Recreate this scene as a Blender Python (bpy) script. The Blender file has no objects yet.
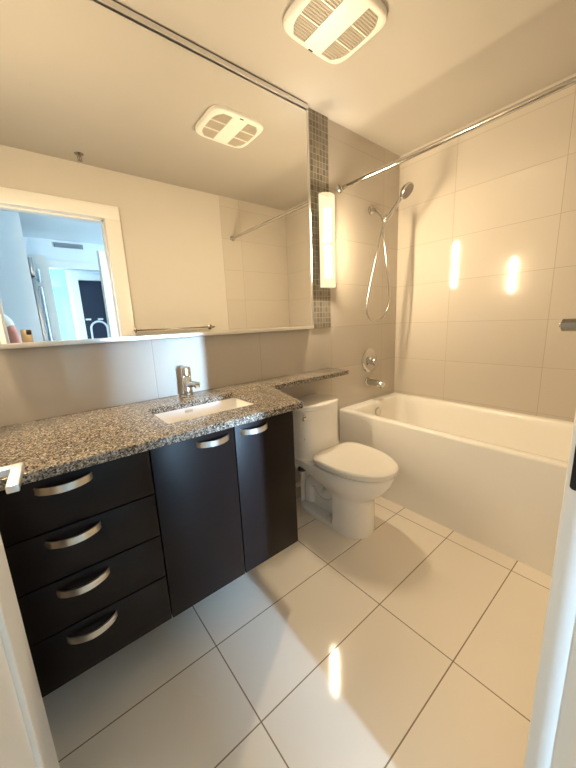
import bpy, bmesh, math, random
from mathutils import Vector, Matrix
random.seed(7)
C = bpy.context.scene.collection
SC = bpy.context.scene
PI = math.pi

# ------------------------------------------------------------------ camera, world, exposure
CAM = Vector((-0.8352, -1.5178, 1.2144))
yaw, pit, rol = (math.radians(a) for a in (-38.7325, -11.4319, -2.4713))
fw = Vector((-math.sin(yaw)*math.cos(pit), math.cos(yaw)*math.cos(pit), math.sin(pit)))
rt = fw.cross(Vector((0, 0, 1))).normalized()
up = rt.cross(fw)
r2 = rt*math.cos(rol) + up*math.sin(rol)
u2 = -rt*math.sin(rol) + up*math.cos(rol)
cd_ = bpy.data.cameras.new('camera')
cam = bpy.data.objects.new('camera', cd_)
C.objects.link(cam)
M = Matrix((r2, u2, -fw)).transposed().to_4x4()
M.translation = CAM
cam.matrix_world = M
cd_.sensor_fit = 'VERTICAL'
cd_.sensor_height = 36.0
cd_.sensor_width = 27.0
cd_.lens = 312.29/768*36
cd_.clip_start = 0.002
SC.camera = cam

world = bpy.data.worlds.new('sky')
SC.world = world
world.use_nodes = True
wn = world.node_tree.nodes
wn['Background'].inputs[0].default_value = (0.24, 0.60, 0.70, 1)
wn['Background'].inputs[1].default_value = 1.25

def area(name, loc, target, sx, sy, power, col):
    l = bpy.data.lights.new(name, 'AREA')
    l.shape = 'RECTANGLE'; l.size = sx; l.size_y = sy; l.energy = power; l.color = col
    o = bpy.data.objects.new(name, l); C.objects.link(o)
    o.location = loc
    o.rotation_euler = (Vector(target)-Vector(loc)).to_track_quat('-Z', 'Y').to_euler()
    return o
# daylight entering the hall through its tall window (right end of the hall) and the far room's window
area('hall_window_daylight', (2.02, -2.15, 1.35), (-1.0, -2.3, 1.2), 0.8, 1.9, 50, (0.46, 0.74, 1.0))
fw_ = area('far_window_daylight', (-0.64, -5.42, 1.25), (-0.32, 0.0, 0.8), 0.38, 2.1, 58, (0.50, 0.72, 1.0))
fw_.data.spread = math.radians(30)

SC.view_settings.view_transform = 'Standard'
SC.view_settings.look = 'None'
SC.view_settings.gamma = 1.0
SC.view_settings.use_curve_mapping = False
SC.view_settings.exposure = 1.06
BULB = 350.0           # strength of the sconce bulbs
SC.cycles.max_bounces = 10
SC.cycles.diffuse_bounces = 6
SC.cycles.glossy_bounces = 6
SC.cycles.transparent_max_bounces = 12
SC.cycles.caustics_reflective = False
SC.cycles.caustics_refractive = False
SC.cycles.sample_clamp_indirect = 6.0
SC.cycles.use_denoising = True

# ------------------------------------------------------------------ materials
def mat(name, col, rough=0.5, metal=0.0, spec=0.5, coat=0.0, noise=0.0, nscale=30, bump=0.0):
    m = bpy.data.materials.new(name); m.use_nodes = True
    nt = m.node_tree; b = nt.nodes['Principled BSDF']
    b.inputs['Base Color'].default_value = (*col, 1)
    b.inputs['Roughness'].default_value = rough
    b.inputs['Metallic'].default_value = metal
    b.inputs['Specular IOR Level'].default_value = spec
    b.inputs['Coat Weight'].default_value = coat
    if noise or bump:
        tc = nt.nodes.new('ShaderNodeTexCoord')
        nz = nt.nodes.new('ShaderNodeTexNoise'); nz.inputs['Scale'].default_value = nscale
        nz.inputs['Detail'].default_value = 4
        nt.links.new(tc.outputs['Object'], nz.inputs['Vector'])
        if noise:
            mp = nt.nodes.new('ShaderNodeMapRange')
            mp.inputs['To Min'].default_value = 1-noise; mp.inputs['To Max'].default_value = 1+noise
            nt.links.new(nz.outputs['Fac'], mp.inputs['Value'])
            mx = nt.nodes.new('ShaderNodeVectorMath'); mx.operation = 'SCALE'
            mx.inputs[0].default_value = col
            nt.links.new(mp.outputs[0], mx.inputs['Scale'])
            nt.links.new(mx.outputs[0], b.inputs['Base Color'])
        if bump:
            bp = nt.nodes.new('ShaderNodeBump'); bp.inputs['Strength'].default_value = bump
            bp.inputs['Distance'].default_value = 0.002
            nt.links.new(nz.outputs['Fac'], bp.inputs['Height'])
            nt.links.new(bp.outputs[0], b.inputs['Normal'])
    return m

def emit(name, col, strength):
    m = bpy.data.materials.new(name); m.use_nodes = True
    nt = m.node_tree; nt.nodes.clear()
    e = nt.nodes.new('ShaderNodeEmission'); o = nt.nodes.new('ShaderNodeOutputMaterial')
    e.inputs[0].default_value = (*col, 1); e.inputs[1].default_value = strength
    nt.links.new(e.outputs[0], o.inputs[0])
    return m

def tile(name, ua, u0, uw, va, v0, vw, gap, col, grout, rough, tint=0.03, coat=0.0):
    """world-space tile grid on axes ua / va (0 x, 1 y, 2 z)"""
    m = mat(name, col, rough, coat=coat)
    nt = m.node_tree; b = nt.nodes['Principled BSDF']; N = nt.nodes.new; Lk = nt.links.new
    g = N('ShaderNodeNewGeometry'); sp = N('ShaderNodeSeparateXYZ'); Lk(g.outputs['Position'], sp.inputs[0])
    def m1(op, a, bb=None):
        n = N('ShaderNodeMath'); n.operation = op
        for i, v in enumerate((a, bb)):
            if v is None: continue
            if isinstance(v, (int, float)): n.inputs[i].default_value = v
            else: Lk(v, n.inputs[i])
        return n.outputs[0]
    def axis(a, o, w):
        t = m1('DIVIDE', m1('SUBTRACT', sp.outputs[a], o), w)
        f = m1('FRACT', t); fl = m1('FLOOR', t)
        d = m1('MULTIPLY', m1('MINIMUM', f, m1('SUBTRACT', 1.0, f)), w)
        return d, fl
    du, iu = axis(ua, u0, uw); dv, iv = axis(va, v0, vw)
    mask = m1('LESS_THAN', m1('MINIMUM', du, dv), gap/2)
    cv = N('ShaderNodeCombineXYZ'); Lk(iu, cv.inputs[0]); Lk(iv, cv.inputs[1])
    wnz = N('ShaderNodeTexWhiteNoise'); wnz.noise_dimensions = '3D'; Lk(cv.outputs[0], wnz.inputs[0])
    mp = N('ShaderNodeMapRange'); mp.inputs['To Min'].default_value = 1-tint; mp.inputs['To Max'].default_value = 1+tint
    Lk(wnz.outputs['Value'], mp.inputs['Value'])
    sc = N('ShaderNodeVectorMath'); sc.operation = 'SCALE'; sc.inputs[0].default_value = col; Lk(mp.outputs[0], sc.inputs['Scale'])
    mix = N('ShaderNodeMix'); mix.data_type = 'RGBA'
    Lk(mask, mix.inputs['Factor']); Lk(sc.outputs[0], mix.inputs[6]); mix.inputs[7].default_value = (*grout, 1)
    Lk(mix.outputs[2], b.inputs['Base Color'])
    rr = N('ShaderNodeMapRange'); rr.inputs['To Min'].default_value = rough; rr.inputs['To Max'].default_value = 0.6
    Lk(mask, rr.inputs['Value']); Lk(rr.outputs[0], b.inputs['Roughness'])
    bp = N('ShaderNodeBump'); bp.invert = True; bp.inputs['Strength'].default_value = 0.5; bp.inputs['Distance'].default_value = 0.001
    Lk(mask, bp.inputs['Height']); Lk(bp.outputs[0], b.inputs['Normal'])
    return m

TILE = (0.53, 0.48, 0.412)
TGROUT = (0.375, 0.32, 0.25)
m_tile_back = tile('wall_tile_mirror_side', 0, 0.187, 0.5975, 2, 1.157, 0.2925, 0.003, TILE, TGROUT, 0.075)
m_tile_right = tile('wall_tile_tub_side', 1, -0.432, 0.59, 2, 1.157, 0.2925, 0.003, TILE, TGROUT, 0.075)
m_tile_front = tile('wall_tile_door_side', 0, 0.985, 0.5975, 2, 1.157, 0.2925, 0.003, TILE, TGROUT, 0.075)
m_floor = tile('floor_tile_polished', 0, 0.1477, 0.6183, 1, -0.8585, 0.3057, 0.0042, (0.90, 0.825, 0.715), (0.27, 0.20, 0.13), 0.07, 0.025)
m_paint = mat('cream_wall_paint', (0.585, 0.543, 0.478), 0.6, noise=0.02, nscale=6, bump=0.05)
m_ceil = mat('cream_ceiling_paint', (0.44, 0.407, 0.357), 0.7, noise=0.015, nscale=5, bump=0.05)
m_trim = mat('white_trim_paint', (0.82, 0.79, 0.74), 0.35, noise=0.01)
m_hall = mat('white_hall_paint', (0.80, 0.82, 0.84), 0.6, noise=0.015, nscale=5)
m_mosaic = tile('glass_mosaic', 0, 0.6433, 0.0265, 2, 1.157, 0.0345, 0.0035, (0.20, 0.175, 0.135), (0.37, 0.32, 0.245), 0.2, 0.3)
m_mosaic_left = tile('glass_mosaic_left', 0, -1.065, 0.0265, 2, 1.157, 0.0345, 0.0035, (0.20, 0.175, 0.135), (0.37, 0.32, 0.245), 0.2, 0.3)
m_porc = mat('white_porcelain', (0.90, 0.875, 0.83), 0.12, coat=0.3, noise=0.005)
m_seat = mat('white_seat_plastic', (0.91, 0.87, 0.80), 0.22, noise=0.005)
m_tub = mat('white_acrylic', (0.89, 0.865, 0.815), 0.2, coat=0.2, noise=0.005)
m_chrome = mat('chrome', (0.60, 0.585, 0.56), 0.10, 1.0, noise=0.01)
m_nickel = mat('brushed_nickel', (0.66, 0.63, 0.58), 0.32, 1.0, noise=0.04, nscale=80)
m_alu = mat('satin_aluminium', (0.78, 0.77, 0.76), 0.33, 1.0, noise=0.03, nscale=60)
m_dark = mat('dark_rubber', (0.02, 0.02, 0.022), 0.5, noise=0.05)
m_black = mat('black_metal', (0.015, 0.014, 0.014), 0.35, 0.6, noise=0.05)
m_mirror = mat('mirror_silver', (0.95, 0.95, 0.93), 0.0, 1.0, noise=0.001)
m_white = mat('white_plastic', (0.80, 0.78, 0.72), 0.4, noise=0.01)
m_grille = mat('vent_grille_plastic', (0.50, 0.445, 0.36), 0.5, noise=0.02)
m_void = mat('dark_fan_interior', (0.10, 0.085, 0.065), 0.8, noise=0.05)
m_steel = mat('stainless_steel', (0.42, 0.44, 0.47), 0.28, 1.0, noise=0.03)
m_bronze = mat('bronze_phone_back', (0.46, 0.34, 0.20), 0.35, 0.3, noise=0.02)
m_skin = mat('skin', (0.62, 0.30, 0.25), 0.55, noise=0.05)
m_shirt = mat('white_shirt_cotton', (0.74, 0.73, 0.70), 0.85, noise=0.04, bump=0.3)
m_jeans = mat('blue_denim', (0.06, 0.09, 0.18), 0.85, noise=0.1, nscale=90, bump=0.3)
m_hair = mat('dark_brown_hair', (0.03, 0.02, 0.013), 0.5, noise=0.3, nscale=60, bump=0.5)

def wood():
    m = mat('espresso_wood', (0.012, 0.007, 0.006), 0.36, spec=0.20)
    nt = m.node_tree; b = nt.nodes['Principled BSDF']
    tc = nt.nodes.new('ShaderNodeTexCoord'); mp = nt.nodes.new('ShaderNodeMapping'); mp.inputs['Scale'].default_value = (3, 40, 40)
    nz = nt.nodes.new('ShaderNodeTexNoise'); nz.inputs['Scale'].default_value = 4; nz.inputs['Detail'].default_value = 6
    cr = nt.nodes.new('ShaderNodeValToRGB')
    cr.color_ramp.elements[0].color = (0.005, 0.0032, 0.0034, 1); cr.color_ramp.elements[1].color = (0.012, 0.0075, 0.0072, 1)
    nt.links.new(tc.outputs['Object'], mp.inputs[0]); nt.links.new(mp.outputs[0], nz.inputs['Vector'])
    nt.links.new(nz.outputs['Fac'], cr.inputs[0]); nt.links.new(cr.outputs[0], b.inputs['Base Color'])
    return m
m_wood = wood()
m_wood_in = mat('dark_cabinet_carcass', (0.006, 0.005, 0.005), 0.6, noise=0.05)

def granite():
    m = mat('speckled_granite', (0.3, 0.26, 0.2), 0.14, spec=0.5)
    nt = m.node_tree; b = nt.nodes['Principled BSDF']; N = nt.nodes.new
    tc = N('ShaderNodeTexCoord')
    nz = N('ShaderNodeTexNoise'); nz.inputs['Scale'].default_value = 260; nz.inputs['Detail'].default_value = 2
    add = N('ShaderNodeVectorMath'); add.operation = 'MULTIPLY_ADD'
    add.inputs[1].default_value = (0.004,)*3
    nt.links.new(tc.outputs['Object'], nz.inputs['Vector'])
    nt.links.new(nz.outputs['Color'], add.inputs[0]); nt.links.new(tc.outputs['Object'], add.inputs[2])
    vo = N('ShaderNodeTexVoronoi'); vo.inputs['Scale'].default_value = 265
    nt.links.new(add.outputs[0], vo.inputs['Vector'])
    sp = N('ShaderNodeSeparateColor'); nt.links.new(vo.outputs['Color'], sp.inputs[0])
    cr = N('ShaderNodeValToRGB'); cr.color_ramp.interpolation = 'CONSTANT'
    els = [(0.0, (0.025, 0.022, 0.022)), (0.15, (0.10, 0.08, 0.06)), (0.38, (0.25, 0.19, 0.13)), (0.58, (0.19, 0.18, 0.17)),
           (0.74, (0.40, 0.34, 0.26)), (0.93, (0.52, 0.49, 0.44))]
    e = cr.color_ramp.elements
    e[0].position, e[0].color = els[0][0], (*els[0][1], 1)
    e[1].position, e[1].color = els[1][0], (*els[1][1], 1)
    for p, c in els[2:]:
        q = e.new(p); q.color = (*c, 1)
    nt.links.new(sp.outputs[0], cr.inputs[0]); nt.links.new(cr.outputs[0], b.inputs['Base Color'])
    return m
m_granite = granite()

def shade_glass():
    m = bpy.data.materials.new('frosted_sconce_glass'); m.use_nodes = True
    nt = m.node_tree; nt.nodes.clear(); N = nt.nodes.new
    o = N('ShaderNodeOutputMaterial'); e = N('ShaderNodeEmission'); t = N('ShaderNodeBsdfTransparent')
    e.inputs[0].default_value = (1.0, 0.80, 0.48, 1); e.inputs[1].default_value = 0.85
    t.inputs[0].default_value = (1, 0.94, 0.82, 1)
    mx = N('ShaderNodeMixShader'); mx.inputs[0].default_value = 0.42
    nt.links.new(e.outputs[0], mx.inputs[1]); nt.links.new(t.outputs[0], mx.inputs[2]); nt.links.new(mx.outputs[0], o.inputs[0])
    return m
m_shade = shade_glass()
m_shade_back = emit('frosted_sconce_glass_back', (1.0, 0.80, 0.48), 0.40)
m_bulb = emit('lit_bulb', (1.0, 0.84, 0.62), BULB)

def clear_glass():
    m = bpy.data.materials.new('window_glass'); m.use_nodes = True
    nt = m.node_tree; nt.nodes.clear(); N = nt.nodes.new
    o = N('ShaderNodeOutputMaterial'); t = N('ShaderNodeBsdfTransparent'); g = N('ShaderNodeBsdfGlossy'); mx = N('ShaderNodeMixShader')
    t.inputs[0].default_value = (0.93, 0.98, 1.0, 1); g.inputs['Roughness'].default_value = 0.02; mx.inputs[0].default_value = 0.05
    nt.links.new(t.outputs[0], mx.inputs[1]); nt.links.new(g.outputs[0], mx.inputs[2]); nt.links.new(mx.outputs[0], o.inputs[0])
    return m
m_glass = clear_glass()

# ------------------------------------------------------------------ mesh helpers
def box(bm, x0, x1, y0, y1, z0, z1, bevel=0.0, seg=2):
    t = bmesh.new()
    bmesh.ops.create_cube(t, size=1)
    for v in t.verts:
        v.co = Vector(((x0+x1)/2+v.co.x*(x1-x0), (y0+y1)/2+v.co.y*(y1-y0), (z0+z1)/2+v.co.z*(z1-z0)))
    if bevel:
        bmesh.ops.bevel(t, geom=list(t.edges), offset=bevel, segments=seg, profile=0.5, affect='EDGES')
    merge(bm, t)
    return bm

def merge(bm, t, mtx=None):
    if mtx is not None: t.transform(mtx)
    me = bpy.data.meshes.new('tmp'); t.to_mesh(me); t.free()
    bm.from_mesh(me); bpy.data.meshes.remove(me)

def B(*a, **k): return box(bmesh.new(), *a, **k)

def loft(bm, rings, cap0=True, cap1=True, closed=True):
    vr = [[bm.verts.new(p) for p in r] for r in rings]
    n = len(vr[0])
    for a, b in zip(vr, vr[1:]):
        for i in range(n if closed else n-1):
            j = (i+1) % n
            bm.faces.new((a[i], a[j], b[j], b[i]))
    if cap0: bm.faces.new(list(reversed(vr[0])))
    if cap1: bm.faces.new(vr[-1])
    bmesh.ops.recalc_face_normals(bm, faces=bm.faces)
    return bm

def frame_of(d):
    d = d.normalized()
    a = Vector((0, 0, 1)) if abs(d.z) < 0.9 else Vector((1, 0, 0))
    u = d.cross(a).normalized(); v = d.cross(u).normalized()
    return u, v

def tube(bm, pts, r, n=12, caps=True):
    pts = [Vector(p) for p in pts]
    rs = r if isinstance(r, (list, tuple)) else [r]*len(pts)
    rings = []; u = None
    for i, p in enumerate(pts):
        d = (pts[min(i+1, len(pts)-1)]-pts[max(i-1, 0)])
        if u is None: u, v = frame_of(d)
        else:
            d = d.normalized(); u = (u - d*u.dot(d)).normalized(); v = d.cross(u).normalized()
        rings.append([p + (u*math.cos(2*PI*k/n) + v*math.sin(2*PI*k/n))*rs[i] for k in range(n)])
    t = bmesh.new(); loft(t, rings, caps, caps); merge(bm, t); return bm

def spline(pts, n=8):
    P = [Vector(p) for p in pts]; P = [2*P[0]-P[1]]+P+[2*P[-1]-P[-2]]
    out = []
    for i in range(1, len(P)-2):
        for k in range(n):
            t = k/n; a, b, c, d = P[i-1:i+3]
            out.append(0.5*((2*b)+(c-a)*t+(2*a-5*b+4*c-d)*t*t+(-a+3*b-3*c+d)*t**3))
    out.append(P[-2]); return out

def lathe(bm, prof, origin, axis=(0, 0, 1), n=32):
    """prof: list of (radius, height along axis)"""
    ax = Vector(axis).normalized(); u, v = frame_of(ax); o = Vector(origin)
    rings = [[o+ax*h+(u*math.cos(2*PI*k/n)+v*math.sin(2*PI*k/n))*max(r, 1e-4) for k in range(n)] for r, h in prof]
    t = bmesh.new(); loft(t, rings); merge(bm, t); return bm

def prism(bm, outline, z0, z1, axis=2, bevel=0.0, seg=2):
    """outline in the two other axes (in order), extruded along axis"""
    t = bmesh.new()
    def P(a, b, c):
        l = [a, b]; l.insert(axis, c); return Vector(l)
    loft(t, [[P(a, b, z0) for a, b in outline], [P(a, b, z1) for a, b in outline]])
    if bevel:
        es = [e for e in t.edges if abs(e.verts[0].co[axis]-e.verts[1].co[axis]) < 1e-6]
        bmesh.ops.bevel(t, geom=es, offset=bevel, segments=seg, profile=0.5, affect='EDGES')
    merge(bm, t); return bm

def rrect(x0, x1, y0, y1, r, n=6):
    out = []
    for cx, cy, a0 in ((x1-r, y1-r, 0), (x0+r, y1-r, 90), (x0+r, y0+r, 180), (x1-r, y0+r, 270)):
        for k in range(n+1):
            a = math.radians(a0+90*k/n)
            out.append((cx+r*math.cos(a), cy+r*math.sin(a)))
    return out

def obj(name, bm, m, parent=None, smooth=40, label=None):
    me = bpy.data.meshes.new(name)
    if parent is not None:
        off = parent_base(parent)
        bm.transform(Matrix.Translation(-off))
    bm.to_mesh(me); bm.free()
    me.materials.append(m)
    if smooth:
        for p in me.polygons: p.use_smooth = True
        me.set_sharp_from_angle(angle=math.radians(smooth))
    o = bpy.data.objects.new(name, me); C.objects.link(o)
    if parent is not None: o.parent = parent
    if label: o['label'] = label
    return o

def parent_base(p):
    o = Vector((0, 0, 0))
    while p is not None:
        o += Vector(p.location); p = p.parent
    return o

def thing(name, label, cat, loc=(0, 0, 0), group=None):
    o = bpy.data.objects.new(name, None); C.objects.link(o)
    o.empty_display_size = 0.1
    o.location = loc; o['label'] = label; o['category'] = cat
    if group: o['group'] = group
    return o
def tag(o, label, cat, group=None):
    o['label'] = label; o['category'] = cat
    if group: o['group'] = group
    return o
def struct(name, bm, m, label=None, cat=None, parent=None, smooth=40):
    o = obj(name, bm, m, parent, smooth)
    if parent is None:
        o['kind'] = 'structure'
        if label: o['label'] = label
        if cat: o['category'] = cat
    elif label: o['label'] = label
    return o

def evaluated(o):
    dg = bpy.context.evaluated_depsgraph_get()
    bm = bmesh.new(); bm.from_object(o, dg); return bm

def boolean_cut(body_bm, cutters):
    a = obj('tmp_a', body_bm, m_porc, smooth=0); rem = [a]
    for cb in cutters:
        c = obj('tmp_c', cb, m_porc, smooth=0); rem.append(c)
        md = a.modifiers.new('b', 'BOOLEAN'); md.operation = 'DIFFERENCE'; md.solver = 'EXACT'; md.object = c
    bpy.context.view_layer.update()
    bm = evaluated(a)
    for r in rem:
        d = r.data; bpy.data.objects.remove(r); bpy.data.meshes.remove(d)
    return bm

# ------------------------------------------------------------------ the setting
H = 2.4174          # ceiling
XL, XR = -1.065, 1.583
YD = -1.478         # bathroom face of the door wall
YH = -1.60          # hall face of the door wall
DX0, DX1, DZ = -0.9702, -0.2516, 2.0516       # door opening
TX = 0.768          # where the tub surround tile starts on the door wall
HX0, HX1, HY = -2.2, 2.1, -4.05

struct('floor', B(XL-0.1, XR+0.1, YH+0.0, 0.1, -0.06, 0), m_floor, 'polished cream floor tiles of the bathroom', 'floor')
struct('ceiling', B(XL-0.1, XR+0.1, YH, 0.1, H, H+0.06), m_ceil, 'cream painted bathroom ceiling', 'ceiling')
struct('wall_back', B(XL-0.1, XR+0.1, 0, 0.1, 0, H), m_tile_back, 'glossy cream tiled wall behind vanity and toilet', 'wall')
struct('wall_right', B(XR, XR+0.1, YD, 0, 0, H), m_tile_right, 'glossy cream tiled wall along the bathtub', 'wall')
struct('wall_left', B(XL-0.1, XL, YD, 0, 0, H), m_tile_back, 'cream wall at the vanity end', 'wall')
w = bmesh.new()
box(w, HX0, DX0-0.018, YH, YD, 0, H); box(w, DX0-0.018, DX1+0.018, YH, YD, DZ+0.018, H); box(w, DX1+0.018, TX, YH, YD, 0, H)
struct('wall_front', w, m_paint, 'cream painted wall around the bathroom doorway', 'wall')
struct('wall_front_tiled', B(TX, XR+0.1, YH, YD+0.004, 0, H), m_tile_front, 'cream tiled end wall of the tub alcove', 'wall')

# doorway: jamb lining, casings on both faces, strike plate
w = bmesh.new()
CT = 0.037
box(w, DX0-0.018, DX0, YH-0.012, YD+0.001, 0, DZ); box(w, DX1, DX1+0.018, YH-0.012, YD+0.001, 0, DZ)
box(w, DX0-0.018, DX1+0.018, YH-0.012, YD+0.001, DZ, DZ+0.018)
for a_, b_ in ((DX0, DX0+0.012), (DX1-0.012, DX1)): box(w, a_, b_, -1.545, -1.503, 0, DZ)
box(w, DX0, DX1, -1.545, -1.503, DZ-0.012, DZ)
struct('trim_1', w, m_trim, 'white jamb lining inside the bathroom doorway', 'door frame')
def casing(y0, y1):
    w = bmesh.new()
    for a, b in ((DX0-0.0945, DX0+0.0), (DX1, DX1+0.108)):
        box(w, a, b, y0, y1, 0, DZ+0.0, bevel=0.003)
    box(w, DX0-0.0945, DX1+0.108, y0, y1, DZ, DZ+0.0977, bevel=0.003)
    return w
struct('trim_2', casing(YD+0.0, YD+CT), m_trim, 'cream flat casing around the doorway, bathroom side', 'door frame')
struct('trim_3', casing(YH-0.02, YH), m_trim, 'white flat casing around the doorway, hall side', 'door frame')
sp = thing('strike_plate', 'black strike plate let into the white door jamb', 'strike plate', (DX1, -1.463, 0.985))
obj('plate', prism(bmesh.new(), rrect(-1.486, -1.447, 0.953, 1.03, 0.006), DX1-0.0025, DX1+0.001, axis=0), m_black, sp)
obj('latch_hole', prism(bmesh.new(), rrect(-1.478, -1.462, 0.975, 1.01, 0.003), DX1-0.0032, DX1-0.002, axis=0), m_dark, sp)

# the bathroom door leaf, swung in against the vanity end
ang = math.atan2(0.030, 0.712)
HP = Vector((-0.970, -1.462, 0))
door = bpy.data.objects.new('door_1', None); C.objects.link(door)
door.location = HP; door['kind'] = 'structure'; door['label'] = 'white panelled bathroom door swung open at the left'; door['category'] = 'door'
def leaf_bm(width, height, th, stile=0.115, rec=0.007):
    """leaf in local x (thickness, 0..-th), y 0..width, z; shaker panel recess on the +x face"""
    b = bmesh.new()
    box(b, -th+0.007, -rec, 0, width, 0.008, height)
    z0, z1 = 0.008, height
    for (a0, a1, c0, c1) in ((0, stile, z0, z1), (width-stile, width, z0, z1), (stile, width-stile, z0, z0+0.2),
                             (stile, width-stile, z1-stile, z1), (stile, width-stile, 0.86, 1.0)):
        box(b, -rec-0.001, 0, a0, a1, c0, c1); box(b, -th, -th+0.008, a0, a1, c0, c1)
    for (a0, a1, c0, c1) in ((stile, width-stile, z0+0.2, 0.86), (stile, width-stile, 1.0, z1-stile)):
        for (p0, p1, q0, q1) in ((a0, a0+0.012, c0, c1), (a1-0.012, a1, c0, c1), (a0, a1, c0, c0+0.012), (a0, a1, c1-0.012, c1)):
            box(b, -rec-0.001, 0.002, p0, p1, q0, q1, bevel=0.0025)
    return b
leaf = bpy.data.objects.new('door_leaf', bpy.data.meshes.new('door_leaf'))
lb = leaf_bm(0.714, 2.04, 0.036)
Rz = Matrix.Rotation(-ang, 4, 'Z')
def door_part(name, bm, m):
    bm.transform(Rz); bm.transform(Matrix.Translation(HP)); return obj(name, bm, m, door)
door_part('leaf', lb, m_trim)
hb = bmesh.new()
lathe(hb, [(0.0255, 0), (0.0255, 0.006), (0.0235, 0.009)], (0, 0.676, 0.970), (1, 0, 0))
lathe(hb, [(0.008, 0.008), (0.008, 0.030)], (0, 0.676, 0.970), (1, 0, 0), 20)
hb2 = bmesh.new()
box(hb2, 0.041, 0.058, 0.582, 0.690, 0.964, 0.977, bevel=0.002)
box(hb2, 0.006, 0.044, 0.668, 0.690, 0.964, 0.977, bevel=0.002)
merge(hb, hb2)
door_part('lever_handle', hb, m_alu)
hg = bmesh.new()
for z in (0.25, 1.02, 1.8):
    lathe(hg, [(0.006, -0.05), (0.006, 0.05)], (0.004, -0.006, z), (0, 0, 1), 12)
door_part('hinge', hg, m_nickel)

# mosaic strips beside the mirror
struct('trim_4', B(0.606, 0.7755, -0.008, 0.002, 1.157, H), m_mosaic, 'strip of small taupe mosaic tiles right of the mirror', 'mosaic')
struct('trim_5', B(XL+0.001, -0.936, -0.008, 0.002, 1.157, H), m_mosaic_left, 'strip of small taupe mosaic tiles left of the mirror', 'mosaic')

# ------------------------------------------------------------------ hall beyond the doorway
struct('floor_hall', B(HX0-0.1, HX1+0.1, -6.3, YH, -0.06, 0), mat('hall_oak_floor', (0.42, 0.36, 0.28), 0.35, noise=0.15, nscale=12), 'light floor of the hall', 'floor')
struct('ceiling_hall', B(HX0-0.1, HX1+0.1, -6.3, YH, H+0.01, H+0.07), m_hall, 'white hall ceiling', 'ceiling')
struct('wall_hall_left', B(HX0, -0.742, -2.72, -2.60, 0, H+0.01), m_hall, 'white hall wall lit by daylight behind the doorway', 'wall')
struct('wall_hall_end', B(HX0-0.1, HX0, -2.60, YH, 0, H+0.01), m_hall, 'white end wall of the hall', 'wall')
struct('wall_kitchen_left', B(-1.55, -1.45, -6.3, -2.72, 0, H+0.01), m_hall, 'white wall behind the fridge', 'wall')
w = bmesh.new()
box(w, HX1, HX1+0.1, -6.3, -2.60, 0, H+0.01); box(w, HX1, HX1+0.1, -2.60, -1.7, 0, 0.3); box(w, HX1, HX1+0.1, -2.60, -1.7, 2.32, H+0.01); box(w, HX1, HX1+0.1, -1.7, YH, 0, H+0.01)
struct('wall_hall_right', w, m_hall, 'white hall wall with a tall window opening', 'wall')
w = bmesh.new()
OX0, OX1, OZ = -0.50, 0.62, 2.06
box(w, -1.45, OX0, HY-0.12, HY, 0, H+0.01); box(w, OX0, OX1, HY-0.12, HY, OZ, H+0.01); box(w, OX1, HX1, HY-0.12, HY, 0, H+0.01)
struct('wall_hall_far', w, m_hall, 'white far hall wall with an opening to the bright room', 'wall')
w = bmesh.new()
box(w, OX0-0.09, OX0, HY, HY+0.02, 0, OZ+0.105); box(w, OX1, OX1+0.09, HY, HY+0.02, 0, OZ+0.105); box(w, OX0, OX1, HY, HY+0.02, OZ, OZ+0.105)
struct('trim_6', w, m_trim, 'white casing around the far hall opening', 'door frame')
# far room: wall with a glazed window on the left and a dark entry door on the right
FY = -5.2
w = bmesh.new()
WX0, WX1 = -1.0, -0.165
EX0, EX1, EZ = -0.055, 0.78, 2.06
box(w, -1.45, WX0, FY-0.12, FY, 0, H+0.01); box(w, WX0, WX1, FY-0.12, FY, 0, 0.12); box(w, WX0, WX1, FY-0.12, FY, 2.3, H+0.01)
box(w, WX1, EX0, FY-0.12, FY, 0, H+0.01); box(w, EX0, EX1, FY-0.12, FY, EZ, H+0.01); box(w, EX1, HX1, FY-0.12, FY, 0, H+0.01)
struct('wall_far_room', w, m_hall, 'pale wall of the bright room beyond the hall', 'wall')
wf = bmesh.new()
for a, b, c, d in ((WX0, WX0+0.05, 0.12, 2.3), (WX1-0.05, WX1, 0.12, 2.3), (WX0, WX1, 0.12, 0.17), (WX0, WX1, 2.25, 2.3), (-0.60, -0.56, 0.12, 2.3)):
    box(wf, a, b, FY-0.08, FY-0.03, c, d)
win = struct('window_1', wf, m_trim, 'tall bright window of the far room, white frame', 'window')
obj('glass', B(WX0+0.05, WX1-0.05, FY-0.06, FY-0.052, 0.17, 2.25), m_glass, win)
d2 = struct('door_2', B(EX0, EX1, FY-0.08, FY-0.04, 0, EZ), mat('dark_blue_door_paint', (0.006, 0.012, 0.028), 0.25, noise=0.15, nscale=8), 'dark navy entry door across the far room', 'door')
w = bmesh.new()
ar = [(0.03+0.0, FY-0.035, 0.95)] + [(0.03+0.13-0.13*math.cos(a), FY-0.015, 1.22+0.13*math.sin(a)) for a in [PI*k/14 for k in range(15)]] + [(0.29, FY-0.035, 0.95)]
tube(w, ar, 0.017, 10)
obj('arched_pull', w, m_trim, d2, label='white arched pull')
w = bmesh.new()
for x in (-0.03, 0.16):
    box(w, x, x+0.085, FY-0.042, FY-0.034, 1.375, 1.405)
obj('plate', w, m_trim, d2, label='small white plates')
w = bmesh.new()
box(w, EX0-0.10, EX0, FY, FY+0.02, 0, EZ+0.12); box(w, EX1, EX1+0.10, FY, FY+0.02, 0, EZ+0.12); box(w, EX0, EX1, FY, FY+0.02, EZ, EZ+0.12)
struct('trim_7', w, m_trim, 'white casing around the dark entry door', 'door frame')
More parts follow.
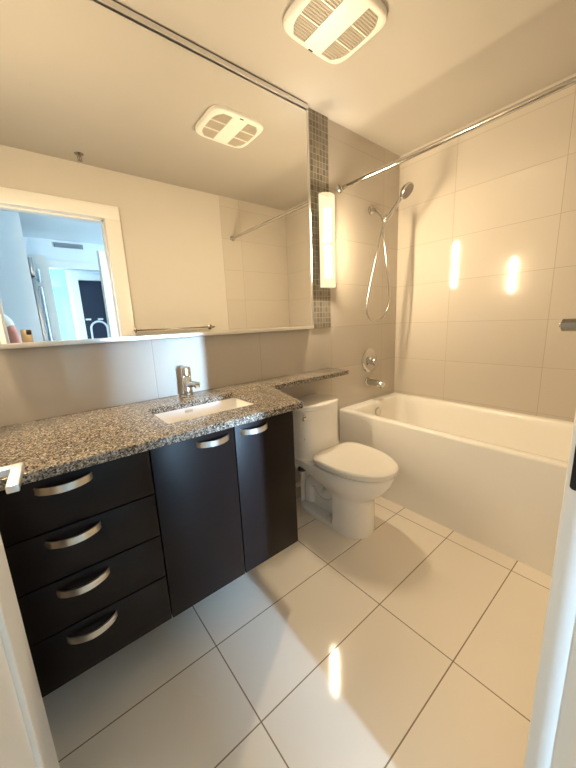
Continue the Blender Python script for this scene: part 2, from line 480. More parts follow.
# half open closet door of the hall
d3 = bpy.data.objects.new('door_3', None); C.objects.link(d3)
d3.location = (-0.135, -2.66, 0); d3['kind'] = 'structure'; d3['label'] = 'white door standing half open in the hall'; d3['category'] = 'door'
lb = leaf_bm(0.75, 2.05, 0.04)
lb.transform(Matrix.Rotation(-math.radians(112), 4, 'Z')); lb.transform(Matrix.Translation(d3.location))
obj('leaf', lb, m_trim, d3)
struct('door_4', B(0.55, 0.66, -3.05, -2.93, 0, 2.09), m_trim, 'white post the half open hall door is hung on', 'door frame')
# window at the right end of the hall, air vent
w = bmesh.new()
for a, b, c, d in ((-2.60, -2.55, 0.3, 2.32), (-1.75, -1.70, 0.3, 2.32), (-2.6, -1.7, 0.3, 0.35), (-2.6, -1.7, 2.27, 2.32), (-2.6, -1.7, 1.28, 1.32)):
    box(w, HX1+0.03, HX1+0.08, a, b, c, d)
win = struct('window_2', w, m_trim, 'tall window at the right end of the hall', 'window')
obj('glass', B(HX1+0.05, HX1+0.058, -2.55, -1.75, 0.35, 2.27), m_glass, win)
v = thing('air_vent', 'grey slotted air vent high on the far hall wall', 'vent', (-0.22, HY, 2.36))
obj('frame', prism(bmesh.new(), rrect(-0.40, -0.06, 2.335, 2.395, 0.004), HY, HY+0.012, axis=1), mat('grey_vent_metal', (0.28, 0.30, 0.33), 0.5, noise=0.02), v)
w = bmesh.new()
for k in range(4): box(w, -0.39, -0.07, HY+0.010, HY+0.018, 2.342+k*0.013, 2.347+k*0.013)
obj('louvre', w, m_steel, v)
# fridge seen edge-on behind the hall wall, tall end panel next to it
fr = thing('refrigerator', 'stainless steel refrigerator with long bar handles, past the blue-lit hall wall', 'refrigerator', (-1.05, -3.25, 0))
obj('body', B(-1.43, -0.74, -3.55, -2.76, 0.0, 1.96), m_steel, fr)
for z0, z1, hz0, hz1 in ((0.05, 1.76, 0.85, 1.74), (1.775, 1.955, 1.79, 1.94)):
    dd = obj('door', B(-0.738, -0.70, -3.545, -2.765, z0, z1, bevel=0.005), m_steel, fr)
    hbm = tube(bmesh.new(), [(-0.645, -3.44, hz0), (-0.645, -3.44, hz1)], 0.019, 14)
    for z in (hz0+0.03, hz1-0.03): tube(hbm, [(-0.70, -3.44, z), (-0.645, -3.44, z)], 0.008, 8)
    obj('handle', hbm, mat('polished_handle_steel', (0.75, 0.77, 0.8), 0.2, 1.0, noise=0.01), dd)
tag(obj('end_panel', B(-1.43, -0.545, -3.63, -3.575, 0, 2.13), m_trim), 'tall cream cabinet end panel beside the fridge', 'panel')

# ------------------------------------------------------------------ mirror
mi = thing('wall_mirror', 'large wall mirror in a thin metal frame above the vanity', 'mirror', (-0.17, 0, 1.158))
MX0, MX1, MZ0, MZ1 = -0.932, 0.589, 1.158, 2.384
obj('glass', B(MX0+0.006, MX1-0.006, -0.030, -0.004, MZ0+0.006, MZ1-0.006), m_mirror, mi, smooth=0)
w = bmesh.new()
for (a, b, c, d) in ((MX0, MX1, MZ0, MZ0+0.019), (MX0, MX1, MZ1+0.002, H-0.007), (MX0, MX0+0.012, MZ0+0.019, MZ1), (MX1-0.012, MX1, MZ0+0.019, MZ1)):
    box(w, a, b, -0.034, 0, c, d, bevel=0.0015)
obj('frame', w, m_alu, mi)

# ------------------------------------------------------------------ sconces
def sconce(x, label):
    t = thing('wall_sconce', label, 'sconce', (x, -0.008, 1.41), 'glass sconces on the mosaic strips')
    z0, z1 = 1.413, 1.955
    obj('backplate', B(x-0.022, x+0.022, -0.028, -0.008, 1.50, 1.86, bevel=0.002), m_chrome, t)
    b = bmesh.new(); box(b, x-0.018, x+0.018, -0.05, -0.026, 1.655, 1.715, bevel=0.002)
    obj('bracket', b, m_chrome, t)
    # shallow tube of frosted glass, rounded towards the room; its denser back half lets no lamp light straight through
    front, back = [], []
    for k in range(25):
        a = PI*k/24
        front.append((x+0.056*math.cos(a), -0.056-0.048*math.sin(a)**0.7))
    back = [(x-0.056, -0.056), (x-0.055, -0.050), (x-0.050, -0.046), (x+0.050, -0.046), (x+0.055, -0.050), (x+0.056, -0.056)]
    s = bmesh.new(); loft(s, [[(a, b, z) for a, b in front] for z in (z0, z1)], False, False, closed=False)
    obj('glass_shade', s, m_shade, t)
    s = bmesh.new(); loft(s, [[(a, b, z) for a, b in back] for z in (z0, z1)], False, False, closed=False)
    obj('shade_back', s, m_shade_back, t)
    for zc in (1.568, 1.785):
        b = bmesh.new()
        lathe(b, [(0.006, -0.098), (0.018, -0.090), (0.020, -0.082), (0.020, 0.082), (0.018, 0.090), (0.006, 0.098)], (x, -0.070, zc), (0, 0, 1), 16)
        obj('bulb', b, m_bulb, t)
    return t
sconce(0.694, 'lit frosted glass sconce on the mosaic right of the mirror')
sconce(-0.998, 'lit frosted glass sconce at the far left end of the mirror')

# ------------------------------------------------------------------ vanity
cy = -0.548          # drawer and door fronts
KZ, KT = 0.228, 0.852
cab = thing('vanity_cabinet', 'dark espresso floating vanity cabinet with four drawers and two doors', 'cabinet', (-0.55, -0.28, KZ))
b = bmesh.new()
box(b, -1.055, -0.040, -0.528, -0.003, KZ, KT-0.012)
obj('carcass', boolean_cut(b, [B(-0.60, -0.05, -0.50, -0.10, 0.62, 0.9)]), m_wood_in, cab, smooth=0)
obj('side_panel', B(-0.0398, -0.0375, -0.528, -0.003, KZ, KT), m_wood, cab)
def bow(x0, x1, z, par):
    n = 18; outer, inner = [], []
    for k in range(n+1):
        s = k/n; x = x0+(x1-x0)*s
        d = 0.030*math.sin(PI*s)**0.75
        outer.append((x, cy-0.004-d)); inner.append((x, cy-d+0.0015 if 0 < k < n else cy))
    outer[0] = (x0-0.001, cy); outer[-1] = (x1+0.001, cy)
    hb = prism(bmesh.new(), outer+inner[::-1], z-0.010, z+0.010)
    obj('handle', hb, m_nickel, par)
G = 0.0022
for z0, z1, hz in ((0.700, 0.849, 0.820), (0.553, 0.700, 0.668), (0.400, 0.553, 0.516), (KZ, 0.400, 0.363)):
    d = obj('drawer', B(-1.053, -0.6105-G, cy, -0.528, z0+G, z1-G, bevel=0.0012), m_wood, cab)
    bow(-0.890, -0.765, hz, d)
for x0, x1, h0, h1 in ((-0.6105, -0.317, -0.462, -0.340), (-0.317, -0.0375, -0.291, -0.172)):
    d = obj('door', B(x0+G, x1-G if x1 < -0.1 else x1, cy, -0.528, KZ, 0.847, bevel=0.0012), m_wood, cab)
    bow(h0, h1, 0.819, d)

# granite top with the ledge that runs on over the toilet tank
CZ, CB = 0.88, 0.8535
ol = [(-1.06, -0.0015), (-1.06, -0.5684), (0.002, -0.5684)]
for k in range(1, 9):
    s = k/8
    ol.append((0.002+0.096*s, -0.5684+0.338*s))
ol += [(0.106, -0.212), (0.122, -0.2005), (0.142, -0.197), (0.742, -0.192), (0.746, -0.188), (0.748, -0.0015)]
b = prism(bmesh.new(), ol, CB, CZ, bevel=0.0015)
cut = prism(bmesh.new(), rrect(-0.513, -0.104, -0.441, -0.178, 0.012), 0.80, 0.95)
ct = thing('countertop', 'speckled granite vanity top with a narrow ledge over the toilet', 'countertop', (-0.3, -0.2, CB))
obj('slab', boolean_cut(b, [cut]), m_granite, ct, smooth=30)
# undermount basin
sk = thing('sink', 'white rectangular undermount sink in the granite top', 'sink', (-0.309, -0.31, 0.72))
rings = []
def rr3(x0, x1, y0, y1, r, z): return [(a, b_, z) for a, b_ in rrect(x0, x1, y0, y1, r)]
X0, X1, Y0, Y1 = -0.523, -0.094, -0.451, -0.168
for ins, z, r in ((-0.018, 0.8525, 0.02), (-0.018, 0.845, 0.02), (-0.010, 0.74, 0.03), (0.02, 0.715, 0.05)):
    rings.append(rr3(X0+ins, X1-ins, Y0+ins, Y1-ins, r, z))
inn = []
for ins, z, r in ((0.0, 0.8525, 0.02), (0.003, 0.80, 0.025), (0.010, 0.755, 0.03), (0.03, 0.737, 0.04), (0.07, 0.730, 0.04)):
    inn.append(rr3(X0+ins, X1-ins, Y0+ins, Y1-ins, r, z))
b = bmesh.new(); loft(b, list(reversed(rings)) + inn, True, True)
obj('basin', b, m_porc, sk)
b = bmesh.new(); lathe(b, [(0.0, 0.0), (0.026, 0.0), (0.026, 0.003), (0.02, 0.004), (0.018, 0.001), (0.0, 0.001)], (-0.309, -0.30, 0.7295))
obj('drain', b, m_chrome, sk)
b = bmesh.new(); prism(b, rrect(-0.352, -0.318, 0.829, 0.838, 0.004), -0.176, -0.168, axis=1)
obj('overflow_slot', b, m_nickel, sk)

# faucet
fx, fy = -0.297, -0.082
fa = thing('faucet', 'chrome single lever faucet behind the sink', 'faucet', (fx, fy, CZ))
b = bmesh.new(); lathe(b, [(0.026, 0), (0.026, 0.004), (0.0225, 0.007), (0.0225, 0.098), (0.021, 0.100)], (fx, fy, CZ))
obj('body', b, m_chrome, fa)
b = bmesh.new(); tube(b, [(fx, fy-0.015, CZ+0.058), (fx+0.004, fy-0.07, CZ+0.070), (fx+0.006, fy-0.112, CZ+0.072)], [0.015, 0.0135, 0.013], 16)
lathe(b, [(0.0115, 0), (0.0115, 0.016), (0.010, 0.018)], (fx+0.006, fy-0.104, CZ+0.074), (0, 0, -1), 16)
obj('spout', b, m_chrome, fa)
b = bmesh.new(); lathe(b, [(0.0225, 0.102), (0.0225, 0.135), (0.020, 0.142), (0.006, 0.145)], (fx, fy, CZ))
box(b, fx-0.009, fx+0.009, fy-0.01, fy+0.055, CZ+0.137, CZ+0.146, bevel=0.002)
obj('lever', b, m_chrome, fa)

# ------------------------------------------------------------------ toilet
TXc = 0.477
to = thing('toilet', 'white one piece toilet with closed lid between vanity and bathtub', 'toilet', (TXc, -0.35, 0))
def egg(w, yf, yb, yc, z, nb=4.5, n=48, nf=2.0):
    out = []
    for k in range(n):
        a = 2*PI*k/n; c, s = math.cos(a), math.sin(a)
        if s < 0:
            x = w*math.copysign(abs(c)**(2/nf), c); y = yc+(yf-yc)*abs(s)**(2/nf)
        else:
            x = w*math.copysign(abs(c)**(2/nb), c); y = yc+(yb-yc)*abs(s)**(2/nb)
        out.append((TXc+x, y, z))
    return out
lv = [(0.0, .115, -.566, -.05, -.45), (0.015, .118, -.570, -.05, -.45), (0.10, .115, -.566, -.05, -.45), (0.19, .113, -.566, -.05, -.45),
      (0.222, .116, -.574, -.05, -.44), (0.245, .126, -.600, -.05, -.44), (0.275, .146, -.632, -.045, -.42), (0.31, .168, -.660, -.04, -.40),
      (0.345, .181, -.680, -.035, -.39), (0.375, .186, -.689, -.03, -.385), (0.392, .186, -.690, -.03, -.385), (0.397, .180, -.684, -.034, -.385)]
b = bmesh.new(); loft(b, [egg(w_, yf, yb, yc, z, nf=2.2) for z, w_, yf, yb, yc in lv])
def recess(side):
    pts = [(-0.385, 0.035), (-0.085, 0.035), (-0.085, 0.362), (-0.18, 0.360), (-0.255, 0.338), (-0.32, 0.298), (-0.365, 0.262), (-0.385, 0.235)]
    c = bmesh.new()
    if side < 0: prism(c, pts, TXc-0.30, TXc-0.045, axis=0)
    else: prism(c, pts, TXc+0.045, TXc+0.30, axis=0)
    return c
obj('bowl', boolean_cut(b, [recess(-1), recess(1)]), m_porc, to, smooth=35)
# trapway bulging inside the open side
b = bmesh.new(); tube(b, spline([(TXc-0.03, -0.36, 0.24), (TXc-0.03, -0.26, 0.15), (TXc-0.03, -0.19, 0.20), (TXc-0.03, -0.13, 0.17), (TXc-0.03, -0.12, 0.05)], 6), 0.045, 16)
obj('trapway', b, m_porc, to)
for sx in (-1, 1):
    b = bmesh.new(); lathe(b, [(0.013, 0), (0.013, 0.012), (0.009, 0.02), (0.003, 0.023)], (TXc+sx*0.075, -0.315, 0.035), (0, 0, 1), 16)
    obj('bolt_cap', b, m_white, to)
# seat and lid
def slab(levels, m, name):
    b = bmesh.new(); loft(b, [egg(w_, yf, yb, -.415, z, 3.9, 56, nf=2.08) for z, w_, yf, yb in levels]); return obj(name, b, m, to)
slab([(0.403, .176, -.686, -.262), (0.405, .181, -.697, -.258), (0.412, .182, -.698, -.258), (0.415, .179, -.694, -.262)], m_seat, 'seat')
slab([(0.4165, .181, -.700, -.254), (0.419, .185, -.707, -.250), (0.434, .185, -.707, -.250), (0.441, .179, -.699, -.258), (0.4445, .150, -.65, -.285), (0.446, .06, -.52, -.35)], m_seat, 'lid')
for sx in (-1, 1):
    b = bmesh.new(); lathe(b, [(0.012, -0.03), (0.014, -0.02), (0.014, 0.02), (0.012, 0.03)], (TXc+sx*0.08, -0.246, 0.414), (1, 0, 0), 16)
    obj('seat_hinge', b, m_seat, to)
# tank: bowed front, flaring into the deck
def tk(w, yf, yb, z, nf=2.7):
    out = []; yc = -0.13; n = 48
    for k in range(n):
        a = 2*PI*k/n; c, s = math.cos(a), math.sin(a)
        e = nf if s < 0 else 6
        x = w*math.copysign(abs(c)**(2/e), c)
        y = yc+((yf if s < 0 else yb)-yc)*(yc and 1)*abs(s)**(2/e) if s < 0 else yc+(yb-yc)*abs(s)**(2/e)
        out.append((TXc+x, y, z))
    return out
b = bmesh.new()
loft(b, [tk(.178, -.280, -.03, .3965), tk(.174, -.257, -.025, .41), tk(.171, -.240, -.02, .44), tk(.169, -.234, -.016, .52), tk(.168, -.236, -.013, .62), tk(.168, -.238, -.012, .684), tk(.171, -.234, -.014, .688)])
obj('tank', b, m_porc, to)
b = bmesh.new()
loft(b, [tk(.169, -.240, -.012, .6895, 2.3), tk(.174, -.252, -.008, .692, 2.3), tk(.175, -.253, -.008, .715, 2.3), tk(.170, -.247, -.012, .722, 2.3), tk(.14, -.20, -.04, .7255, 2.3)])
obj('tank_lid', b, m_porc, to)
b = bmesh.new()
lathe(b, [(0.013, 0), (0.013, 0.006), (0.007, 0.008), (0.007, 0.018)], (TXc-0.163, -0.222, 0.663), (0, -1, 0), 20)
tube(b, [(TXc-0.163, -0.240, 0.663), (TXc-0.175, -0.246, 0.662), (TXc-0.195, -0.248, 0.660)], [0.006, 0.006, 0.0075], 10)
obj('flush_lever', b, m_chrome, to)
b = bmesh.new(); lathe(b, [(0.006, 0), (0.006, 0.004), (0.003, 0.006)], (TXc-0.168, -0.2225, 0.53), (0, -1, 0), 14)
obj('trip_button', b, m_chrome, to)

# water supply under the tank: dark coupling ring, braided hose, stop valve at the wall
b = bmesh.new(); lathe(b, [(0.020, -0.010), (0.0275, -0.006), (0.0275, 0.006), (0.020, 0.010), (0.014, 0.010), (0.014, -0.010)], (0.309, -0.192, 0.334))
obj('coupling_ring', b, m_dark, to, label='black coupling ring')
b = bmesh.new(); tube(b, spline([(0.309, -0.192, 0.352), (0.309, -0.192, 0.30), (0.308, -0.185, 0.245), (0.305, -0.14, 0.205), (0.302, -0.075, 0.185), (0.302, -0.045, 0.18)], 6), 0.0115, 12)
obj('supply_hose', b, m_nickel, to)
b = bmesh.new(); lathe(b, [(0.024, 0), (0.024, 0.003), (0.010, 0.005), (0.010, 0.028), (0.014, 0.030), (0.014, 0.055)], (0.302, 0, 0.18), (0, -1, 0), 20)
obj('stop_valve', b, m_chrome, to)

# ------------------------------------------------------------------ bathtub
T0 = 0.8593
tb = thing('bathtub', 'white alcove bathtub with a flat apron', 'bathtub', (1.22, -0.74, 0))
def rr(x0, x1, y0, y1, r, z): return [(a, b_, z) for a, b_ in rrect(x0, x1, y0, y1, r, 8)]
TY0, TY1, TX1 = YD+0.006, -0.002, XR-0.002
rings = [rr(T0, TX1, TY0, TY1, .004, 0), rr(T0, TX1, TY0, TY1, .004, .538)]
for ins, z in ((.001, .5435), (.004, .5485), (.009, .5525), (.016, .554)):
    rings.append(rr(T0+ins, TX1-.0002*ins, TY0+.0002, TY1-.0002, .004, z))
for f, bk, e, z, r in ((.050, .040, .070, .554, .05), (.056, .044, .076, .552, .05), (.061, .048, .081, .545, .05), (.066, .052, .086, .50, .06), (.085, .07, .105, .25, .08), (.11, .095, .14, .15, .09), (.16, .14, .2, .125, .09)):
    rings.append(rr(T0+f, TX1-bk, TY0+e, TY1-e, r, z))
b = bmesh.new(); loft(b, rings)
obj('tub_shell', b, m_tub, tb, smooth=50)
b = bmesh.new(); lathe(b, [(0.036, 0), (0.036, 0.006), (0.031, 0.010), (0.026, 0.0085), (0.0, 0.0105)], (1.215, -0.0925, 0.472), (0, -1, 0.04), 28)
obj('overflow_plate', b, m_nickel, tb)
b = bmesh.new(); lathe(b, [(0.03, 0), (0.03, 0.004), (0.0, 0.008)], (1.215, -0.26, 0.1255))
obj('drain', b, m_nickel, tb)

# tub filler valve and spout, shower
vx = 1.219
va = thing('shower_valve', 'round chrome shower valve plate on the tile above the tub spout', 'valve', (vx, 0, 0.878))
b = bmesh.new(); lathe(b, [(0.094, 0), (0.094, 0.006), (0.088, 0.011), (0.05, 0.014), (0.0, 0.014)], (vx, 0, 0.878), (0, -1, 0), 48)
obj('escutcheon', b, m_chrome, va)
b = bmesh.new(); lathe(b, [(0.030, 0.012), (0.030, 0.045), (0.024, 0.062), (0.0, 0.064)], (vx, 0, 0.878), (0, -1, 0), 28)
box(b, vx-0.008, vx+0.008, -0.062, -0.046, 0.835, 0.872, bevel=0.003)
obj('handle', b, m_chrome, va)
spt = thing('tub_spout', 'chrome tub spout under the round valve plate', 'spout', (1.195, 0, 0.712))
b = bmesh.new(); lathe(b, [(0.032, 0), (0.032, 0.006), (0.027, 0.010)], (1.199, 0, 0.712), (0, -1, 0), 28)
tube(b, [(1.199, -0.008, 0.712), (1.199, -0.10, 0.709), (1.199, -0.135, 0.704), (1.199, -0.150, 0.697)], [0.025, 0.024, 0.022, 0.017], 20)
obj('body', b, m_chrome, spt)
b = bmesh.new(); lathe(b, [(0.013, 0), (0.013, 0.028)], (1.199, -0.133, 0.702), (0, 0.1, -1), 16)
obj('outlet', b, m_chrome, spt)

m_face = mat('grey_spray_face', (0.22, 0.20, 0.17), 0.35, 0.4, noise=0.03)
sh = thing('hand_shower', 'chrome hand shower in its wall bracket with a looped metal hose', 'shower', (1.222, 0, 1.975))
b = bmesh.new(); lathe(b, [(0.030, 0), (0.030, 0.005), (0.016, 0.014)], (1.222, 0, 1.975), (0, -1, 0), 28)
obj('wall_flange', b, m_chrome, sh)
b = bmesh.new(); tube(b, spline([(1.222, -0.005, 1.975), (1.222, -0.045, 1.965), (1.222, -0.085, 1.925), (1.222, -0.112, 1.892)], 5), 0.0105, 14)
obj('shower_arm', b, m_chrome, sh)
b = bmesh.new()
lathe(b, [(0.017, -0.02), (0.019, -0.012), (0.019, 0.018), (0.015, 0.024)], (1.222, -0.118, 1.884), (0, -0.5, -0.7), 20)
lathe(b, [(0.016, -0.02), (0.018, 0.0), (0.018, 0.022)], (1.224, -0.132, 1.885), (0.14, -0.66, 0.74), 20)
obj('bracket', b, m_chrome, sh)
wd = [(1.222, -0.108, 1.845), (1.226, -0.132, 1.878), (1.237, -0.185, 1.945), (1.247, -0.225, 1.995), (1.252, -0.248, 2.018)]
b = bmesh.new(); tube(b, spline(wd, 5), [0.0105]*6+[0.012]*8+[0.0145]*7, 14)
obj('wand', b, m_chrome, sh)
hd = Vector((0.10, -0.72, -0.62)).normalized()
hc = Vector((1.255, -0.262, 2.030))
b = bmesh.new(); lathe(b, [(0.012, -0.034), (0.032, -0.024), (0.050, -0.008), (0.054, 0.004), (0.052, 0.012)], hc, hd, 32)
hdo = obj('shower_head', b, m_chrome, sh)
b = bmesh.new(); lathe(b, [(0.046, 0.012), (0.044, 0.0145), (0.0, 0.0145)], hc, hd, 32)
u, v = frame_of(hd)
for R_, n_ in ((0.034, 18), (0.024, 12), (0.013, 6)):
    for k in range(n_):
        p = hc+hd*0.0145+(u*math.cos(2*PI*k/n_)+v*math.sin(2*PI*k/n_))*R_
        lathe(b, [(0.0022, 0), (0.0015, 0.002)], p, hd, 6)
obj('spray_face', b, m_face, hdo)
hs = spline([(1.222, -0.118, 1.876), (1.207, -0.112, 1.83), (1.170, -0.095, 1.66), (1.125, -0.075, 1.45), (1.100, -0.065, 1.30), (1.115, -0.065, 1.225),
             (1.175, -0.075, 1.186), (1.245, -0.090, 1.20), (1.300, -0.105, 1.27), (1.305, -0.115, 1.36), (1.278, -0.115, 1.53), (1.243, -0.112, 1.70), (1.225, -0.106, 1.80), (1.222, -0.108, 1.848)], 16)
obj('hose', tube(bmesh.new(), hs, 0.0068, 10), m_chrome, sh)

# curtain rod
RX, RZ = 0.884, 2.046
rd = thing('shower_curtain_rod', 'chrome shower curtain rod spanning above the tub edge', 'rod', (RX, -0.75, RZ))
obj('rod', tube(bmesh.new(), [(RX, -0.005, RZ), (RX, YD+0.008, RZ)], 0.0125, 20), m_chrome, rd)
for y, d in ((0, -1), (YD+0.004, 1)):
    b = bmesh.new(); lathe(b, [(0.026, 0), (0.026, 0.004), (0.019, 0.012), (0.0165, 0.03), (0.013, 0.032)], (RX, y, RZ), (0, d, 0), 24)
    obj('end_flange', b, m_chrome, rd)

# towel bar on the door wall
m_bar = mat('dark_satin_chrome', (0.34, 0.31, 0.27), 0.22, 1.0, noise=0.02)
tw = thing('towel_bar', 'chrome towel bar on the painted wall beside the doorway', 'towel bar', (0.2, YD, 1.188))
obj('bar', tube(bmesh.new(), [(-0.1545, -1.398, 1.188), (-0.153, -1.398, 1.188), (-0.149, -1.398, 1.188), (-0.142, -1.398, 1.188), (0.561, -1.398, 1.188), (0.568, -1.398, 1.188), (0.572, -1.398, 1.188), (0.5735, -1.398, 1.188)], [0.0015, 0.004, 0.006, 0.007, 0.007, 0.006, 0.004, 0.0015], 16), m_bar, tw)
for x in (-0.145, 0.556):
    b = bmesh.new(); lathe(b, [(0.025, 0), (0.025, 0.006), (0.011, 0.010), (0.010, 0.082)], (x, YD, 1.188), (0, 1, 0), 24)
    obj('post', b, m_bar, tw)

# ceiling fan grille
FX, FYc, hw, hh = 0.332, -0.472, 0.180, 0.158
fan = thing('exhaust_fan', 'square white exhaust fan grille on the ceiling', 'exhaust fan', (FX, FYc, H))
def sq(s, z, n=40, e=5.5):
    out = []
    for k in range(n*2):
        a = 2*PI*k/(n*2); c, d = math.cos(a), math.sin(a)
        out.append((FX+hw*s*math.copysign(abs(c)**(2/e), c), FYc+hh*s*math.copysign(abs(d)**(2/e), d), z))
    return out
b = bmesh.new()
loft(b, [sq(1.0, H), sq(1.0, H-0.014), sq(0.985, H-0.020), sq(0.95, H-0.0245), sq(0.90, H-0.026)], True, True)
cuts = []
def side_outline(sg, s=1.0):
    # crescent-shaped window: straight-ish inner edge, outer edge follows the cover
    o = [(FX+sg*0.050, FYc-0.132), (FX+sg*0.050, FYc), (FX+sg*0.050, FYc+0.132)]
    for k in range(9):
        q = -1+2*k/8
        o.append((FX+sg*(0.152-0.040*q**4), FYc-0.132*q))
    return o
for sg in (-1, 1):
    cuts.append(prism(bmesh.new(), side_outline(sg), H-0.05, H-0.012))
obj('cover', boolean_cut(b, cuts), m_white, fan, smooth=30)
for sg in (-1, 1):
    g = bmesh.new()
    for k in range(22):
        y = FYc-0.130+0.26*k/21
        xo = 0.152-0.040*((y-FYc)/0.132)**4
        xs = sorted((FX+sg*0.0505, FX+sg*xo)); box(g, xs[0], xs[1], y-0.0022, y+0.0022, H-0.0235, H-0.0165)
    for k in range(12):
        x = FX+sg*(0.056+0.008*k); yy = 0.130*min(1.0, max(0.0, (0.152-0.003-(x-FX)*sg)/0.040))**0.25; box(g, x-0.0016, x+0.0016, FYc-yy, FYc+yy, H-0.0225, H-0.0165)
    obj('grille', g, m_grille, fan)
    for y in (-0.043, 0.043):
        xs = sorted((FX+sg*0.049, FX+sg*0.153))
        obj('rib', B(xs[0], xs[1], FYc+y-0.003, FYc+y+0.003, H-0.0255, H-0.014), m_white, fan)
    obj('interior', prism(bmesh.new(), side_outline(sg), H-0.0135, H-0.0118), m_void, fan)
obj('badge', B(FX-0.012, FX+0.012, FYc+hh*0.90, FYc+hh*0.945, H-0.0268, H-0.0235), m_black, fan)

# sprinkler
sx_, sy_ = -0.375, -1.335
spk = thing('fire_sprinkler', 'small metal fire sprinkler on the ceiling above the doorway', 'sprinkler', (sx_, sy_, H))
b = bmesh.new(); lathe(b, [(0.028, 0), (0.028, 0.003), (0.012, 0.010), (0.010, 0.018)], (sx_, sy_, H), (0, 0, -1), 24)
obj('escutcheon', b, m_bar, spk)
b = bmesh.new()
for s in (-1, 1): tube(b, [(sx_+s*0.008, sy_, H-0.016), (sx_+s*0.013, sy_, H-0.028), (sx_+s*0.004, sy_, H-0.042)], 0.0025, 8)
lathe(b, [(0.003, 0.016), (0.003, 0.042)], (sx_, sy_, H), (0, 0, -1), 10)
obj('frame_arms', b, m_bar, spk)
b = bmesh.new(); lathe(b, [(0.004, 0.041), (0.015, 0.043), (0.015, 0.0445), (0.0, 0.045)], (sx_, sy_, H), (0, 0, -1), 20)
obj('deflector', b, m_bar, spk)

# ------------------------------------------------------------------ the person with the phone, behind the left jamb
PX, PY = -1.215, -1.90
pe = thing('person', 'person in a white short-sleeved shirt holding up a phone in the doorway', 'person', (PX, PY, 0))
def skin(verts, edges, radii, root=0, sub=2):
    me = bpy.data.meshes.new('sk'); me.from_pydata([Vector(v) for v in verts], edges, [])
    o = bpy.data.objects.new('sk', me); C.objects.link(o)
    o.modifiers.new('s', 'SKIN')
    for i, r in enumerate(radii):
        rr_ = r if isinstance(r, tuple) else (r, r)
        me.skin_vertices[0].data[i].radius = rr_
    me.skin_vertices[0].data[root].use_root = True
    o.modifiers.new('d', 'SUBSURF').levels = sub
    bpy.context.view_layer.update()
    bm = evaluated(o)
    bpy.data.objects.remove(o); bpy.data.meshes.remove(me)
    return bm
def P(x, y, z): return (PX+x, PY+y, z)
PH = Vector((-0.8555, -1.527, 1.158))                   # phone centre
V = [P(0, 0, .88), P(0, .01, 1.02), P(0, 0, 1.18), P(0, -.005, 1.31), P(0, .0, 1.385), P(0, .02, 1.44), P(0, .03, 1.50), P(0, .03, 1.565),
     P(.11, 0, 1.335), P(.222, .0, 1.325), (-0.938, PY+.03, 1.20), (-0.928, PY+.06, 1.075), (-0.92, -1.72, 1.075), (-0.882, -1.605, 1.072), (-0.862, -1.560, 1.070),
     P(-.11, 0, 1.335), P(-.19, 0, 1.325), P(-.25, -.01, 1.10), P(-.26, .10, .90), P(-.25, .16, .78), P(-.245, .18, .72),
     P(.09, 0, .85), P(.10, .02, .48), P(.10, -.01, .09), P(.10, .10, .035), P(-.09, 0, .85), P(-.10, .02, .48), P(-.10, -.01, .09), P(-.10, .10, .035)]
E_ = [(0, 1), (1, 2), (2, 3), (3, 4), (4, 5), (5, 6), (6, 7), (3, 8), (8, 9), (9, 10), (10, 11), (11, 12), (12, 13), (13, 14), (3, 15), (15, 16), (16, 17), (17, 18), (18, 19), (19, 20),
      (0, 21), (21, 22), (22, 23), (23, 24), (0, 25), (25, 26), (26, 27), (27, 28)]
Rr = [(.14, .11), (.125, .10), (.14, .10), (.13, .09), .055, .058, .088, .075, .075, .058, .043, .038, .036, .026, .028,
      .075, .058, .042, .034, .025, .03, .085, .058, .042, .04, .085, .058, .042, .04]
body = skin(V, E_, Rr)
# right hand: four fingers behind the phone (towards the mirror), thumb on the screen side
hand_root = Vector((-0.866, -1.572, 1.062))
for k, (dx, ln) in enumerate(((0.026, .9), (0.009, 1.0), (-0.008, .95), (-0.024, .78))):
    x = PH.x+dx
    pts = [hand_root+Vector((dx*.7, 0.002, 0)), (x, -1.545, 1.056), (x, -1.522, 1.054), (x, -1.5115, 1.054+.030*ln), (x, -1.5105, 1.054+.050*ln)]
    merge(body, skin(pts, [(i, i+1) for i in range(4)], [.011, .0095, .009, .0078, .0065], sub=1))
th_ = [hand_root+Vector((-.008, -.01, .0)), (PH.x-.030, -1.566, 1.078), (PH.x-.022, -1.5445, 1.098), (PH.x-.006, -1.5415, 1.116)]
merge(body, skin(th_, [(0, 1), (1, 2), (2, 3)], [.014, .0115, .0100, .0075], sub=1))
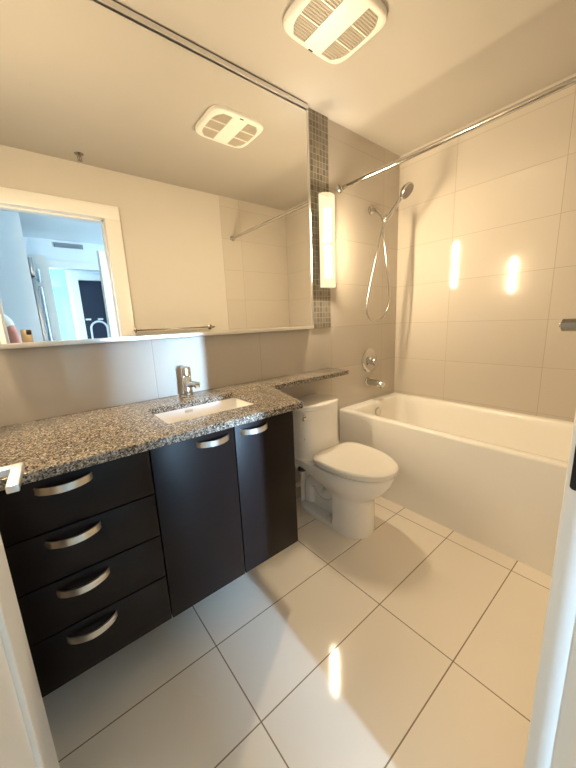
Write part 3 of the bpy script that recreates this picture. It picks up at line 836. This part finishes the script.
# face and ears
for s in (-1, 1):
    t = bmesh.new(); bmesh.ops.create_uvsphere(t, u_segments=10, v_segments=8, radius=1)
    merge(body, t, Matrix.Translation(P(s*.083, .02, 1.515)) @ Matrix.Diagonal((.012, .02, .03, 1)))
t = bmesh.new(); tube(t, [P(0, .110, 1.545), P(0, .126, 1.512), P(0, .118, 1.500)], [.008, .014, .010], 10); merge(body, t)
t = bmesh.new(); tube(t, [P(-.022, .104, 1.470), P(0, .113, 1.468), P(.022, .104, 1.470)], [.004, .007, .004], 8); merge(body, t)
obj('body', body, m_skin, pe, smooth=180)
for s in (-1, 1):
    t = bmesh.new(); bmesh.ops.create_uvsphere(t, u_segments=12, v_segments=8, radius=.012)
    t.transform(Matrix.Translation(P(s*.032, .101, 1.535))); obj('eye', t, m_dark, pe)
t = skin([P(0, .0, 1.50), P(0, .0, 1.565), P(0, .015, 1.60)], [(0, 1), (1, 2)], [.085, .092, .07])
obj('hair', t, m_hair, pe, smooth=180)
sl = [P(0, 0, .80), P(0, .01, .99), V[2], V[3], P(0, 0, 1.365), V[8], V[9], (-0.937, PY+.025, 1.225), V[15], V[16], P(-.235, -.005, 1.17)]
t = skin(sl, [(0, 1), (1, 2), (2, 3), (3, 4), (3, 5), (5, 6), (6, 7), (3, 8), (8, 9), (9, 10)], [(.170, .145), (.152, .128), (.155, .118), (.145, .102), .065, .088, .070, .052, .088, .070, .056])
obj('shirt', t, m_shirt, pe, smooth=180)
for s, i in ((1, 21), (-1, 25)):
    t = skin([P(0, 0, 1.0), P(s*.08, 0, .84), V[i+1], P(s*.10, -.01, .08)], [(0, 1), (1, 2), (2, 3)], [(.13, .12), .10, .072, .06])
    obj('trouser_leg', t, m_jeans, pe, smooth=180)
    t = skin([P(s*.10, -.03, .045), P(s*.10, .06, .043), P(s*.10, .15, .036)], [(0, 1), (1, 2)], [(.045, .05), (.05, .046), (.045, .036)])
    for v in t.verts: v.co.z = max(v.co.z, 0.0)
    obj('shoe', t, m_dark, pe, smooth=180)

ph = thing('phone', 'bronze phone with a black camera block held up in the doorway', 'phone', PH)
def pbox(x0, x1, z0, z1, y0, y1, r): return prism(bmesh.new(), rrect(PH.x+x0, PH.x+x1, PH.z+z0, PH.z+z1, r), y0, y1, axis=1, bevel=0.001)
obj('case', pbox(-.034, .030, -.0745, .0745, -1.5310, -1.5230, .010), m_bronze, ph)
obj('screen', pbox(-.032, .028, -.072, .072, -1.5322, -1.5308, .009), m_black, ph)
obj('camera_block', pbox(-.002, .027, .036, .072, -1.5232, -1.5205, .007), m_black, ph)
